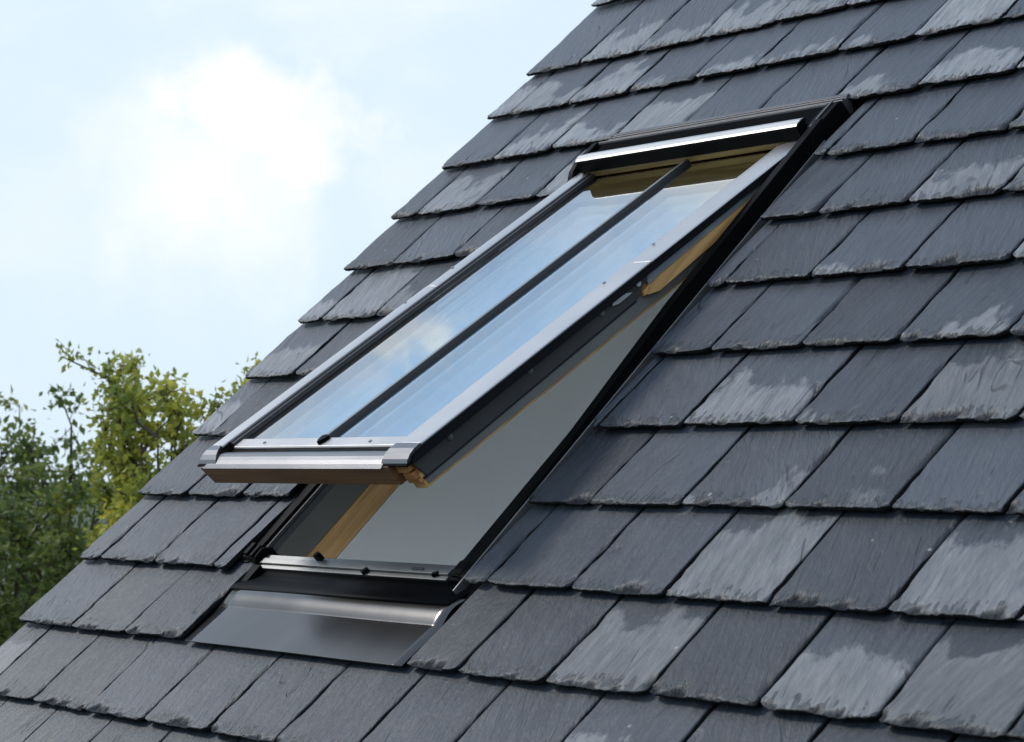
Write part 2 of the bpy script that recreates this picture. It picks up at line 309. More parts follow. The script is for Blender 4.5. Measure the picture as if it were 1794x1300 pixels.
def add_slate(u0, u1, v0, L, hi, tone, patch, seed, chipL=True, chipR=True):
    global nbase
    wd = u1-u0
    nx = max(4, int(wd/(.0045 if hi else .03))); 
    bs = np.array([0, .0015, .0035, .006, .009, .013, .018, .024, .032, .044, .06, .08, .105, .13, .16, .19, .22, .245]) if hi else np.array([0, .006, .03, .1, .245])
    bs = bs[bs < L+.03]; bs = np.append(bs, L+.038)
    # cross positions: finer near both side edges
    a = np.linspace(0, 1, nx+1)
    if hi:
        ex = np.array([.002, .0045])/wd; a = np.unique(np.concatenate([a, ex, 1-ex]))
    nx = len(a)-1
    A, B = np.meshgrid(a*wd, bs)          # metres
    s1, s2 = seed*91.7, seed*37.3
    # outline: dressed tail and sides
    tail = (fbm(A/.06+s1, s2+A*0, 4)-.5)*.007 + (vnoise(A/.006+s1, s2+9+A*0)-.5)*.0014
    corner = np.clip(1-A/.02, 0, 1)**2*.010*((seed*7) % 1) + np.clip(1-(wd-A)/.02, 0, 1)**2*.012*((seed*13) % 1)
    V = v0+B+(tail+corner)*np.exp(-B/.02)
    sl = (fbm(B/.05+s2, s1+B*0, 3)-.5)*.0045; sr = (fbm(B/.05+s2, s1+40+B*0, 3)-.5)*.0045
    q = A/wd
    U = u0+A+sl*(1-q)**8+sr*q**8
    # surface: tilt, gentle wind, cleft relief
    t = .0085
    Wt = .0205-.0175*(B/L) + ((seed*29) % 1-.5)*.0016 + (q-.5)*((seed*53) % 1-.5)*.003
    Wt = Wt+(fbm(A/.09+s2, B/.12+s1, 3)-.5)*.0034
    # flaked dressing along the tail, in steps
    Ask = A-B*.55
    dep = .0016+.030*np.clip(fbm(Ask/.034+s1, B*0+s2+3, 4)*2.6-1.35, 0, 1)+.006*np.clip(fbm(Ask/.010+s1, B*0+s2+13, 2)*2.2-1.1, 0, 1)
    e = np.clip((dep-B)/.010, 0, 1)
    lay = np.round(e*3+(fbm(A/.008+s2, B/.008+s1, 2)-.5)*.9)/3
    drop = np.clip(lay, 0, 1)*.0050
    if chipR:
        d2 = .0015+.016*np.clip(fbm(B/.035+s2+5, B*0+s1, 3)*2.1-.95, 0, 1); e2 = np.clip((d2-(wd-A))/.008, 0, 1)
        drop = np.maximum(drop, np.clip(np.round(e2*3+(fbm(A/.006, B/.01+s1, 2)-.5)*.6)/3, 0, 1)*.005)
    if chipL:
        d2 = .001+.007*np.clip(fbm(B/.035+s2+55, B*0+s1, 3)*2.1-1.0, 0, 1); e2 = np.clip((d2-A)/.006, 0, 1)
        drop = np.maximum(drop, np.clip(np.round(e2*3)/3, 0, 1)*.004)
    Wt = Wt-drop
    ny = len(bs)
    top = np.stack([U, V, Wt], -1).reshape(-1, 3)
    bot = np.stack([U, V+.0015, .0205-.0175*(B/L)-t + 0*Wt], -1).reshape(ny, nx+1, 3)
    ring = [(0, i) for i in range(nx+1)]+[(j, nx) for j in range(1, ny)]+[(ny-1, i) for i in range(nx-1, -1, -1)]+[(j, 0) for j in range(ny-2, 0, -1)]
    bv = np.array([bot[j, i] for j, i in ring])
    n0 = nbase; n1 = n0+len(top)
    SL_V.append(top); SL_V.append(bv)
    jj, ii = np.meshgrid(np.arange(ny-1), np.arange(nx), indexing='ij')
    i0 = n0+jj*(nx+1)+ii
    F = np.stack([i0, i0+1, i0+nx+2, i0+nx+1], -1).reshape(-1, 4)
    r = np.array([n0+j*(nx+1)+i for j, i in ring]); rb = n1+np.arange(len(ring))
    F2 = np.stack([r, rb, np.roll(rb, -1), np.roll(r, -1)], -1)
    SL_F.append(F); SL_F.append(F2); SL_M.append(np.zeros(len(F), int)); SL_M.append(np.ones(len(F2), int))
    uvt = np.stack([A, B], -1).reshape(-1, 2); uvb = np.array([uvt[j*(nx+1)+i] for j, i in ring])
    SL_UV.append(uvt); SL_UV.append(uvb)
    nn = len(top)+len(bv)
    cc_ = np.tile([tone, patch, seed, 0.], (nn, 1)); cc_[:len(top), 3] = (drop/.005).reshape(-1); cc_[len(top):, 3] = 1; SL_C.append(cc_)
    nbase += nn
rs = random.Random(5)
def sheen_amount(u, v):
    # more painted sheen high on the roof and towards the right
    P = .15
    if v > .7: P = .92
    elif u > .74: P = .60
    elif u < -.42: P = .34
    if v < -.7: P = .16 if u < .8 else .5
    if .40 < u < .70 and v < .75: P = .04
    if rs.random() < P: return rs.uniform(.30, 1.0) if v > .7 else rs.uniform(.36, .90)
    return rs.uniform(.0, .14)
for v0, (js, L) in ROWS.items():
    us = [VERGE+rs.uniform(-.006, .006)]+list(js)
    full = [us[0]]
    for x in us[1:]:
        while x-full[-1] > .36:
            n = max(2, round((x-full[-1])/.24)); full.append(full[-1]+(x-full[-1])/n)
        full.append(x)
    while full[-1] < UMAX: full.append(full[-1]+.24+rs.uniform(-.012, .012))
    for a_, b_ in zip(full, full[1:]):
        hi = (-1.3 < v0 < 1.3) and a_ < 1.9
        g_ = .0030+rs.random()*.0026
        vv = v0+rs.uniform(-.0025, .0025)
        pieces = [(a_, b_, vv, L, True, True)]
        def clip(pcs, lo, hi_):
            o = []
            for p in pcs:
                if p[1] <= lo or p[0] >= hi_: o.append(p); continue
                if p[0] < lo-.02: o.append((p[0], lo, *p[2:5], False))
                if p[1] > hi_+.02: o.append((hi_, p[1], p[2], p[3], False, p[5]))
            return o
        if v0 in GAP: pieces = clip(pieces, -.392 if v0 > -.5 else -.380, .438)
        elif v0 == -.789: pieces = clip(pieces, -.312, .470)
        elif v0 == .779:
            q = []
            for p in pieces:
                if p[1] <= -.35 or p[0] >= .35: q.append(p); continue
                if p[0] < -.42: q.append((p[0], -.40, *p[2:5], False)); p = (-.40, *p[1:])
                if p[1] > .42: q.append((.40, *p[1:])); p = (p[0], .40, *p[2:])
                q.append((p[0], p[1], .768, L+.011, p[4], p[5]))
            pieces = q
        for p in pieces:
            add_slate(p[0]+g_, p[1]-g_, p[2], p[3], hi, rs.uniform(.55, 1) if v0 > .7 else rs.uniform(0, .85 if v0 > -.5 else .6), sheen_amount((p[0]+p[1])/2, v0), rs.random(), p[4], p[5])  # tone lifted on the upper rows, painting in their grazing sheen
Vv = np.concatenate(SL_V); Ff = np.concatenate(SL_F); Uu = np.concatenate(SL_UV); Cc = np.concatenate(SL_C); Mm = np.concatenate(SL_M)
me = bpy.data.meshes.new('slates')
me.vertices.add(len(Vv)); me.vertices.foreach_set('co', Vv.ravel())
me.loops.add(len(Ff)*4); me.loops.foreach_set('vertex_index', Ff.ravel())
me.polygons.add(len(Ff)); me.polygons.foreach_set('loop_start', np.arange(len(Ff))*4)
me.materials.append(M_slate); me.materials.append(M_slate_edge)
me.polygons.foreach_set('material_index', Mm)
me.update(calc_edges=True)
ul = me.uv_layers.new(name='local'); ul.data.foreach_set('uv', Uu[Ff.ravel()].astype(np.float32).ravel())
ca = me.color_attributes.new('slate', 'FLOAT_COLOR', 'POINT'); ca.data.foreach_set('color', Cc.astype(np.float32).ravel())
me.validate()

# ------------------------------------------------------------------ house
house = empty('house', 'house under a steep dark slate roof, its open roof window set among the slates', 'house', ROOF)
# parts are modelled in the frame of the front roof slope: u along the eaves, v up the slope, w out of it
sl = new_obj('slate_covering', me, house)
cP, sP = math.cos(PITCH), math.sin(PITCH)
def wld(x, y, z):                          # house frame (x, y back, z up from roof origin) -> roof frame
    return (x, y*cP+z*sP, -y*sP+z*cP)
RIDGE = 2.46
d = MB()                                   # roof deck with the window opening left out
for (a, b, c, e) in ((-1.03, -.40, -2.55, RIDGE), (.44, 4.55, -2.55, RIDGE), (-.40, .44, -2.55, -.60), (-.40, .44, .80, RIDGE)):
    d.box((a, c, -.12), (b, e, -.008))
d.build('roof_deck', M_felt, house)
yr, zr = RIDGE*cP, RIDGE*sP
bk = MB()                                  # rear slope, with an unseen hole added to light the attic
def wr(x, s, w): return wld(x, yr+s*cP+w*sP, zr-s*sP+w*cP)
for q_ in ((-1.06, -.9, 0, 5.0), (2.2, 4.55, 0, 5.0), (-.9, 2.2, 0, .25), (-.9, 2.2, 3.1, 5.0)): bk.box((q_[0], q_[2], -.12), (q_[1], q_[3], .004), T=wr)
o = bk.build('rear_slope', M_slate_edge, house)
rt = MB()
for i in range(13):
    x = -1.07+i*.45
    prof = [(.14*math.cos(a), .14*math.sin(a)) for a in [math.pi*(.06+.88*j/10) for j in range(11)]]+[(.118*math.cos(a), .118*math.sin(a)) for a in [math.pi*(.94-.88*j/10) for j in range(11)]]
    rt.prism(prof, (lambda p, q, x=x: wld(x, yr+p, zr-.06+q), lambda p, q, x=x: wld(x+.445, yr+p, zr-.06+q)))
M_ridge = simple('grey_ridge_tile', (.12, .12, .125), .7, 0, .4, 60)
rt.build('ridge', M_ridge, house)
# brick walls, gable towards the trees
def brick():
    M, t, b = mat('red_brick'); tcn = nd(t, 'ShaderNodeTexCoord'); mpn = nd(t, 'ShaderNodeMapping'); mpn.inputs['Rotation'].default_value = (-PITCH, 0, 0)
    br = nd(t, 'ShaderNodeTexBrick'); br.inputs['Scale'].default_value = 4.4; br.inputs['Color1'].default_value = (.30, .11, .07, 1); br.inputs['Color2'].default_value = (.22, .09, .06, 1); br.inputs['Mortar'].default_value = (.38, .35, .30, 1)
    br.inputs['Mortar Size'].default_value = .03
    sxyz = nd(t, 'ShaderNodeSeparateXYZ'); cxyz = nd(t, 'ShaderNodeCombineXYZ'); lk(t, tcn.outputs['Object'], sxyz.inputs[0])
    # house height and run from roof-frame coordinates
    def lin(a, b_):
        m_ = nd(t, 'ShaderNodeMath', operation='MULTIPLY'); lk(t, sxyz.outputs[1], m_.inputs[0]); m_.inputs[1].default_value = a
        n_ = nd(t, 'ShaderNodeMath', operation='MULTIPLY_ADD'); lk(t, sxyz.outputs[2], n_.inputs[0]); n_.inputs[1].default_value = b_; lk(t, m_.outputs[0], n_.inputs[2]); return n_.outputs[0]
    ad = nd(t, 'ShaderNodeMath', operation='ADD'); lk(t, sxyz.outputs[0], ad.inputs[0]); lk(t, lin(cP, -sP), ad.inputs[1])
    lk(t, ad.outputs[0], cxyz.inputs[0]); lk(t, lin(sP, cP), cxyz.inputs[1]); lk(t, cxyz.outputs[0], br.inputs['Vector'])
    lk(t, br.outputs[0], b.inputs['Base Color']); b.inputs['Roughness'].default_value = .85
    bp = nd(t, 'ShaderNodeBump'); bp.inputs['Strength'].default_value = .4; lk(t, br.outputs['Fac'], bp.inputs['Height']); bp.invert = True; lk(t, bp.outputs[0], b.inputs['Normal'])
    return M
M_brick = brick()
ye = -2.35*cP; ze = -2.35*sP-.17; yb = 2*yr-ye
w = MB(); prof = [(ye, -Z0), (yb, -Z0), (yb, ze), (yr, zr-.20), (ye, ze)]
w.prism(prof, (lambda p, q: wld(-1.0, p, q), lambda p, q: wld(-.75, p, q))); w.build('gable_wall', M_brick, house)
w = MB(); wy0, wy1, wz0 = yr-1.3, yr+1.3, -1.3     # far gable, with an unseen opening added to let light into the attic
for pr in ([(ye, -Z0), (yb, -Z0), (yb, wz0), (ye, wz0)], [(ye, wz0), (wy0, wz0), (wy0, zr-.22-1.3*sP/cP), (ye, ze)], [(wy1, wz0), (yb, wz0), (yb, ze), (wy1, zr-.22-1.3*sP/cP)]):
    w.prism(pr, (lambda p, q: wld(4.2, p, q), lambda p, q: wld(4.45, p, q)))
w.build('gable_wall', M_brick, house)
w = MB(); w.box((-.75, ye, -Z0), (4.2, ye+.25, ze), T=wld); w.build('front_wall', M_brick, house)
w = MB(); w.box((-.75, yb-.25, -Z0), (4.2, yb, ze), T=wld); w.build('rear_wall', M_brick, house)
gt = MB(); prof = [(.06*math.cos(a), .06*math.sin(a)) for a in [math.pi+math.pi*j/10 for j in range(11)]]+[(.054*math.cos(a), .054*math.sin(a)) for a in [2*math.pi-math.pi*j/10 for j in range(11)]]
yg, zg = -2.66*cP, -2.66*sP
gt.prism(prof, (lambda p, q: wld(-1.06, yg-.03+p, zg-.02+q), lambda p, q: wld(4.55, yg-.03+p, zg-.02+q))); gt.build('gutter', M_black, house)
# plaster-lined reveal leading from the opening into the attic room
rv = MB()
UI0, UI1, VI0, VI1 = -.336, .352, -.528, .60
rv.box((UI0-.02, VI0, -.75), (UI0, VI1, -.134)); rv.box((UI1, VI0, -.22), (UI1+.02, VI1, -.134))  # right side cut short to let the added light reach the left side
rv.box((UI0-.02, VI0-.02, -.75), (UI1+.02, VI0, -.134)); rv.box((UI0-.02, VI1, -.75), (UI1+.02, VI1+.02, -.134))
rv.build('window_reveal', M_plaster, house)
ln0 = MB()
for (a, b, c, e) in ((-.75, -.40, -2.4, RIDGE-.15), (.44, 4.2, -2.4, RIDGE-.15), (-.40, .44, -2.4, -.60), (-.40, .44, .80, RIDGE-.15)): ln0.box((a, c, -.14), (b, e, -.1215))
ln0.build('attic_ceiling', M_plaster, house)
for x0, x1 in ((-.749, -.735),):
    w = MB(); w.prism([(ye+.26, -1.6), (yb-.26, -1.6), (yb-.26, ze+.1), (yr, zr-.35), (ye+.26, ze+.1)], (lambda p, q, x=x0: wld(x, p, q), lambda p, q, x=x1: wld(x, p, q))); w.build('attic_wall', M_plaster, house)
fl = MB(); fl.box((-.75, ye+.25, -1.75), (4.2, yb-.25, -1.65), T=wld); fl.build('attic_floor', M_plaster, house)

# ------------------------------------------------------------------ roof window
win = empty('roof_window', 'top-hung roof window standing open in the slates, two narrow panes reflecting the sky', 'roof window', ROOF)
# --- frame
fr = MB()
FO0, FO1, FB, FT = -.385, .398, -.562, .69
fr.box((FO0, FB+.002, -.133), (UI0, FT, -.081)); fr.box((UI1, FB+.002, -.133), (FO1, FT, -.081))
fr.box((UI0, FB+.002, -.133), (UI1, VI0, -.02)); fr.box((UI0, VI1, -.133), (UI1, FT, -.02))
frame = fr.build('frame', M_pine, win, .002)
jb = MB()
jb.box((FO0, FB+.002, -.080), (UI0-.001, FT, -.022)); jb.box((UI1+.001, FB+.002, -.080), (FO1, FT, -.022))
M_jamb = simple('dark_jamb_liner', (.17, .165, .15), .5, 0, .1, 100, .15, 5)
jb.build('jamb_liner', M_jamb, frame)
fc = MB()                                  # black cladding on the side members
fc.box((FO0-.002, FB, -.0215), (-.352, FT, .004)); fc.box((.366, FB, -.0215), (FO1-.008, FT, .002))
fc.box((FO0-.002, FB-.001, -.12), (FO1+.002, FB+.001, -.012))
fc.build('frame_cladding', M_black, frame, .003)
sg = MB()                                  # grey weather seals beside the black cladding
sg.box((-.350, -.53, -.022), (-.343, .62, -.002)); sg.box((-.341, -.53, -.026), (-.3375, .62, -.010)); sg.box((.353, -.53, -.022), (.364, .62, -.004))
sg.build('seal', M_grey, frame, .001)
for u0, u1, nm in ((.390, .4115, 'side_rail'), (-.392, -.384, 'side_rail')):   # rails rising towards the hinge
    s = MB(); k0 = .001 if u0 > 0 else -.001; top = .033 if u0 > 0 else .012
    pr = [(FB-.002, -.03), (FT, -.03), (FT, top+.006), (.14, top), (-.23, .014 if u0 > 0 else .008), (FB-.002, k0)]
    s.prism(pr, (lambda p, q, u=u0: (u, p, q), lambda p, q, u=u1: (u, p, q))); s.build(nm, M_black, frame, .002)
M_bar0 = simple('trim_metal', (.30, .29, .29), .45, .8, 0, 60, .1, 9)
tr_ = MB(); tr_.box((.4135, -.60, -.02), (.4170, .66, .0050)); tr_.build('edge_trim', M_bar0, frame, .0008)
for a, b, h in ((-.388, -.326, 1), (.360, .392, .35)):   # moulded corner blocks at the foot of the frame
    kb = MB(); kb.prism([(FB-.006, -.05), (FB-.006, -.006), (FB+.010, .010*h), (FB+.034, .011*h), (FB+.052, -.004), (FB+.052, -.05)], (lambda p, q, a=a: (a, p, q), lambda p, q, b=b: (b, p, q)))
    if h == 1: kb.box((-.372, FB+.012, .010), (-.356, FB+.044, .017)); kb.box((-.347, FB+.008, .010), (-.335, FB+.040, .015))
    kb.build('corner_block', M_black, frame, .003)
rl = MB(); rl.box((-.322, -.5665, -.019), (.345, -.556, -.0065)); rl.box((-.322, -.556, -.019), (.345, -.541, -.002)); rl.box((-.322, -.541, -.0195), (.345, -.5285, -.0065))
rail = rl.build('sill_rail', M_rail, frame, .0015)
c_ = MB(); c_.box((-.120, -.541, -.004), (-.100, -.532, .010)); c_.cyl((-.108, -.536, .008), (0, 0, 1), .006, .005); c_.build('sill_fixing', M_black, frame)
c_ = MB(); c_.prism([(.066, -.563), (.078, -.552), (.084, -.556), (.076, -.568)], (lambda p, q: (p, q, -.008), lambda p, q: (p, q, .001))); c_.build('sill_fixing', M_black, frame)
c_ = MB(); c_.box((.225, -.550, -.003), (.262, -.545, .0002)); c_.build('vent_slot', M_grey, frame)
c_ = MB(); c_.prism([(.302, -.562), (.316, -.556), (.314, -.551), (.300, -.556)], (lambda p, q: (p, q, -.008), lambda p, q: (p, q, .0005)))
c_.build('sill_fixing', M_black, frame)

# --- sash, in its own hinge frame: u, s down from the hinge, n out of the glass
HV, HW = .65, .02
sdv, sdw = (-.503-HV), (.233-HW); LS = math.hypot(sdv, sdw); sdv /= LS; sdw /= LS
def SA(u, s, n): return (u, HV+sdv*s+sdw*n, HW+sdw*s-sdv*n)
ss = MB()
BT = -.084
ss.box((-.352, .0, -.062), (-.318, 1.120, -.026), T=SA); ss.box((.318, .0, BT), (.3535, 1.138, -.026), T=SA)
sash = ss.build('sash', M_pine, win, .002)
br_ = MB(); br_.hexa([(-.345, 1.125, -.062), (.3175, 1.125, -.062), (.3175, 1.160, -.062), (-.352, 1.164, -.060), (-.362, 1.125, -.017), (.318, 1.125, -.017), (.318, 1.168, -.018), (-.362, 1.172, -.018)], T=SA)
br_.build('bottom_rail', M_pinex, sash, .0015)
eg = MB()                                  # exposed stile end, cut in steps
eg.box((.3185, 1.1382, -.040), (.350, 1.155, -.022), T=SA); eg.box((.322, 1.1382, -.058), (.3535, 1.150, -.043), T=SA); eg.box((.319, 1.1382, -.068), (.358, 1.146, -.060), T=SA)
eg.build('stile_end', M_pinend, sash, .001)
hr = MB(); hr.box((-.3175, -.005, BT), (.3175, .108, -.0215), T=SA); hr.build('head_rail', M_head, sash)
# glass: two coated sheets
GN = -.0155
gl = MB(); gl.box((-.335, .002, GN-.004), (-.0098, 1.080, GN), T=SA); coat(gl.build('glass_pane', M_glass, sash))
gl = MB(); gl.box((.0098, .002, GN-.004), (.33, 1.080, GN), T=SA); coat(gl.build('glass_pane', M_glass, sash))
gi = MB(); gi.box((-.318, .1085, GN-.0145), (.318, 1.12, GN-.0115), T=SA); coat(gi.build('inner_pane', M_glass2, sash))
gb = MB(); gb.prism([(-.0095, GN-.006), (.0095, GN-.006), (.0070, GN+.003), (.0045, GN+.0088), (-.0045, GN+.0088), (-.0070, GN+.003)], (lambda p, q: SA(p, -.01, q), lambda p, q: SA(p, 1.080, q)))
M_bar = simple('grey_bar_cap', (.26, .27, .27), .4, .9, .1, 200, .1, 9)
bar = gb.build('glazing_bar', M_gasket, sash)
gb = MB(); gb.box((-.0043, -.008, GN+.0088), (.0043, 1.078, GN+.0100), T=SA); gb.build('bar_cap', M_bar, sash)
cp = MB(); cp.prism([(-.012, 1.078), (0, 1.074), (.012, 1.078), (.009, 1.092), (0, 1.102), (-.009, 1.092)], (lambda p, q: SA(p, q, GN+.002), lambda p, q: SA(p, q, GN+.011)))
cp.build('bar_clip', M_black, sash, .001)
# side covers: bright top, dark inner upstand
def screws(mb, pts, n, r=.0035):
    for u, s in pts: mb.cyl(SA(u, s, n), Vector(SA(0, 0, 1))-Vector(SA(0, 0, 0)), r, .0018, 10)
def cover(u_out, u_in, upper_end, seam):
    mb = MB(); nose = MB(); sg_ = 1 if u_in > u_out else -1
    def seg(s0, s1, dn):
        w_ = abs(u_in-u_out)
        prof = [(u_out, -.0045), (u_out, -.0015+dn), (u_out+sg_*.0025, dn), (u_out+sg_*w_*.62, dn+.0008), (u_in, dn-.0025), (u_in, -.006)]
        mb.prism(prof, (lambda p, q: SA(p, s0, q), lambda p, q: SA(p, s1, q)))
    seg(upper_end, seam-.0006, .0); seg(seam+.0006, 1.118, .0008)
    # downturned nose at the foot
    w0 = abs(u_in-u_out); st = [(1.118, .0008), (1.134, .0002), (1.147, -.0030), (1.157, -.0085), (1.163, -.0140)]
    for (s0, n0), (s1, n1) in zip(st, st[1:]):
        flare = lambda s: .030*max(0, (s-1.118)/.045) if w0 < .06 else .004*max(0, (s-1.118)/.045)
        v = []
        for n_ in (-.006, 0):
            v += [SA(u_out, s0, n0+n_), SA(u_in+sg_*flare(s0), s0, n0+n_), SA(u_in+sg_*flare(s1), s1, n1+n_), SA(u_out-sg_*.001, s1, n1+n_)]
        nose.hexa(v)
    return mb, nose
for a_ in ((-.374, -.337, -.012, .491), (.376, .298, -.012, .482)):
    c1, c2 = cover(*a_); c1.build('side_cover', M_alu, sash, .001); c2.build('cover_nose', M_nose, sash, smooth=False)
lp = MB()                                  # dark lips under the cover noses and along the right cover's outer edge
lp.box((-.380, 1.150, -.0195), (-.300, 1.1665, -.0155), T=SA); lp.box((.297, 1.150, -.0195), (.378, 1.1665, -.0155), T=SA)
lp.box((-.366, 1.145, -.026), (-.335, 1.163, -.0195), T=SA); lp.box((.32, 1.138, -.0215), (.352, 1.158, -.0195), T=SA)
lp.build('cover_lip', M_black, sash, .001)
for q_ in ((-.366, .413), (-.366, .560), (.312, .409), (.312, .556)):
    k = MB(); screws(k, [q_], .0008); k.build('cover_screw', M_steel, sash)
ub = MB()                                  # inner upstand, stepped, on the left
ub.prism([(-.3365, -.003), (-.330, -.003), (-.328, -.007), (-.321, -.0075), (-.319, -.0150), (-.3365, -.0150)], (lambda p, q: SA(p, -.008, q), lambda p, q: SA(p, 1.10, q)))
ub.build('glazing_upstand', M_gasket, sash, .0006)
ln_ = MB(); ln_.prism([(-.3272, -.0068), (-.3222, -.0072), (-.3222, -.0064), (-.3272, -.006)], (lambda p, q: SA(p, -.008, q), lambda p, q: SA(p, 1.10, q))); ln_.build('seal', M_grey, sash)
gr_ = MB(); gr_.box((.2865, -.004, GN), (.2915, 1.073, GN+.003), T=SA); gr_.build('glazing_upstand', M_grey, sash)
# bottom glazing profile, gap and curved nose
bp_ = MB(); bp_.prism([(1.0735, GN-.003), (1.0735, GN+.002), (1.077, GN+.0045), (1.1035, GN+.0035), (1.106, GN+.0005), (1.106, GN-.003)], (lambda p, q: SA(-.318, p, q), lambda p, q: SA(.298, p, q)))
bot = bp_.build('glazing_profile', M_alu, sash, .0008)
for q_ in ((-.215, 1.091), (.168, 1.091)):
    k = MB(); screws(k, [q_], GN+.004, .0035); k.build('profile_screw', M_steel, sash)
gp = MB(); gp.box((-.335, 1.1065, -.030), (.318, 1.130, -.0185), T=SA); gp.build('shadow_gap', M_black, sash)
ns = MB(); arc = [(1.1225, -.0165), (1.1255, -.0115), (1.131, -.0085), (1.138, -.0075), (1.146, -.0085), (1.155, -.0110), (1.164, -.0145), (1.1725, -.0190), (1.1705, -.0215)]
prof = arc+[(1.160, -.0170), (1.148, -.0125), (1.138, -.0110), (1.130, -.0125), (1.1260, -.0175)]
ns.prism(prof, (lambda p, q: SA(-.306-(p-1.1225)*.9, p, q), lambda p, q: SA(.300, p, q)))
ns.build('bottom_cover', M_nose, sash, smooth=False)
M_drip = simple('drip_edge_black', (.010, .010, .011), .5, spec=.15)
# side cladding, lower half, both sides
for sgn in (1, -1):
    s = MB(); U = lambda q: q*sgn
    x = .3545 if sgn > 0 else .3625
    s.prism([(.490, -.022), (.535, -.050), (1.128, -.0620), (1.146, -.024), (1.140, -.009), (.48, -.009)], (lambda p, q: SA(U(x), p, q), lambda p, q: SA(U(x+.0065), p, q)))
    sc = s.build('side_cladding', M_char, sash, .0012)
    e_ = MB(); e_.box((U(x+.001), -.01, -.0165), (U(x+.0155), 1.142, -.0145), T=SA) if sgn > 0 else e_.box((-.3735, -.01, -.0165), (-.3630, 1.142, -.0145), T=SA)
    e_.prism([(-.012, -.0048), (1.115, -.0048), (1.134, -.0078), (1.150, -.0160), (1.150, -.024), (.50, -.020), (-.012, -.0165)], (lambda p, q: SA(U(.3705), p, q), lambda p, q: SA(U(.3735), p, q)))
    e_.build('drip_edge', M_drip, sash, .0006)
M_seam = simple('navy_seal', (.012, .012, .022), .5)
sm = MB(); sm.hexa([(.354, .54, -.0545), (.3575, .54, -.0545), (.3575, 1.135, -.0665), (.354, 1.135, -.0665), (.354, .54, -.0500), (.3575, .54, -.0500), (.3575, 1.135, -.0620), (.354, 1.135, -.0620)], T=SA); sm.build('seal', M_seam, sash)
lb = MB(); lb.box((.3536, .06, -.0785), (.3556, 1.130, -.050), T=SA); lb.build('lower_side_board', M_jamb, sash)
for s_, n_ in ((1.050, -.0305), (.832, -.0275), (.629, -.0265)):
    bo = MB(); bo.cyl(SA(.3605, s_, n_), (1, 0, 0), .0062, .004, 12); bo.cyl(SA(.3645, s_, n_), (1, 0, 0), .0038, .0025, 12)
    bo.build('cladding_bolt', M_bar, sash, .0006)
# upper half of the side: grey-blue board, pine arm, hinge plate
sb_ = MB(); sb_.box((.3560, .0, -.044), (.3600, .498, -.0145), T=SA); sb_.build('upper_side_board', M_blue, sash, .001)
ar = MB(); ar.prism([(.516, -.053), (.505, -.042), (.47, -.037), (.10, -.029), (.09, -.044), (.30, -.054), (.488, -.061)], (lambda p, q: SA(.357, p, q), lambda p, q: SA(.370, p, q)))
ar.build('pivot_arm', M_pine, sash)
nt_ = MB(); nt_.prism([(.522, -.044), (.498, -.039), (.505, -.052), (.524, -.052)], (lambda p, q: SA(.356, p, q), lambda p, q: SA(.366, p, q))); nt_.build('arm_stop', M_pine, sash, .001)
hp = MB(); hp.prism([(.600, -.012), (.555, -.030), (.530, -.036), (.500, -.034), (.490, -.018), (.525, -.0115)], (lambda p, q: SA(.3572, p, q), lambda p, q: SA(.3625, p, q))); hp.build('hinge_plate', M_grey, sash, .001)
h2 = MB(); h2.prism([(.595, -.021), (.560, -.0235), (.545, -.031), (.585, -.032), (.603, -.027)], (lambda p, q: SA(.3625, p, q), lambda p, q: SA(.3675, p, q))); h2.build('hinge_latch', M_latch, sash, .0015)
h3 = MB(); h3.cyl(SA(.3625, .5235, -.024), (1, 0, 0), .0062, .005, 16); h3.build('hinge_pin', M_latch, sash, .001)
h4 = MB(); h4.cyl(SA(.3625, .528, -.0145), (1, 0, 0), .0042, .004, 12); h4.prism([(.600, -.0175), (.575, -.0155), (.545, -.020), (.545, -.0225), (.575, -.0195)], (lambda p, q: SA(.3622, p, q), lambda p, q: SA(.3685, p, q))); h4.build('hinge_cap', M_black, sash)

# --- hood over the hinge
hd = MB()
hd.prism([(.650, .0215), (.652, .046), (.656, .0505), (.664, .0525), (.672, .0520), (.685, .0495), (.688, .047), (.660, .0215)], (lambda p, q: (-.352, p, q), lambda p, q: (.372, p, q)))
hood = hd.build('hood', M_black, win, .0012)
ht = MB(); ht.prism([(.6545, .0515), (.659, .0538), (.673, .0543), (.681, .0520), (.676, .0522), (.660, .0520)], (lambda p, q: (-.352-(p-.6535)*.2+(.035 if p > .68 else 0), p, q), lambda p, q: (.372, p, q)))
ht.build('hood_top', M_alu, hood)
hb = MB(); hb.box((-.352, .6905, -.02), (.376, .745, .030)); hb.build('hood_recess', M_felt, hood)
hu = MB(); hu.box((-.345, .655, .0055), (.345, .6895, .0280)); hu.build('hood_lining', M_olive, hood)
ty = MB()
ty.prism([(.746, -.01), (.746, .0285), (.749, .0325), (.753, .0322), (.7545, .0275), (.7625, .0275), (.7645, .0305), (.767, .0300), (.7685, .0248), (.776, .0245), (.7775, .0268), (.7865, .0262), (.7865, .0205), (.77, -.01)], (lambda p, q: (-.372+.02*(p > .76), p, q), lambda p, q: (.408, p, q)))
ty.build('head_flashing', M_tray, hood, .0008)
for x0, x1 in ((.376, .412), (-.392, -.374)):
    b = MB(); b.prism([(.628, -.03), (.628, .016), (.650, .031), (.676, .036), (.748, .034), (.756, .030), (.756, -.03)], (lambda p, q, x=x0: (x, p, q), lambda p, q, x=x1: (x, p, q)))
    b.build('hinge_housing', M_black, hood, .002)
bt = MB(); bt.prism([(.665, .0365), (.752, .0345), (.752, .037), (.665, .039)], (lambda p, q: (.390, p, q), lambda p, q: (.395, p, q))); bt.build('housing_trim', M_grey, hood)

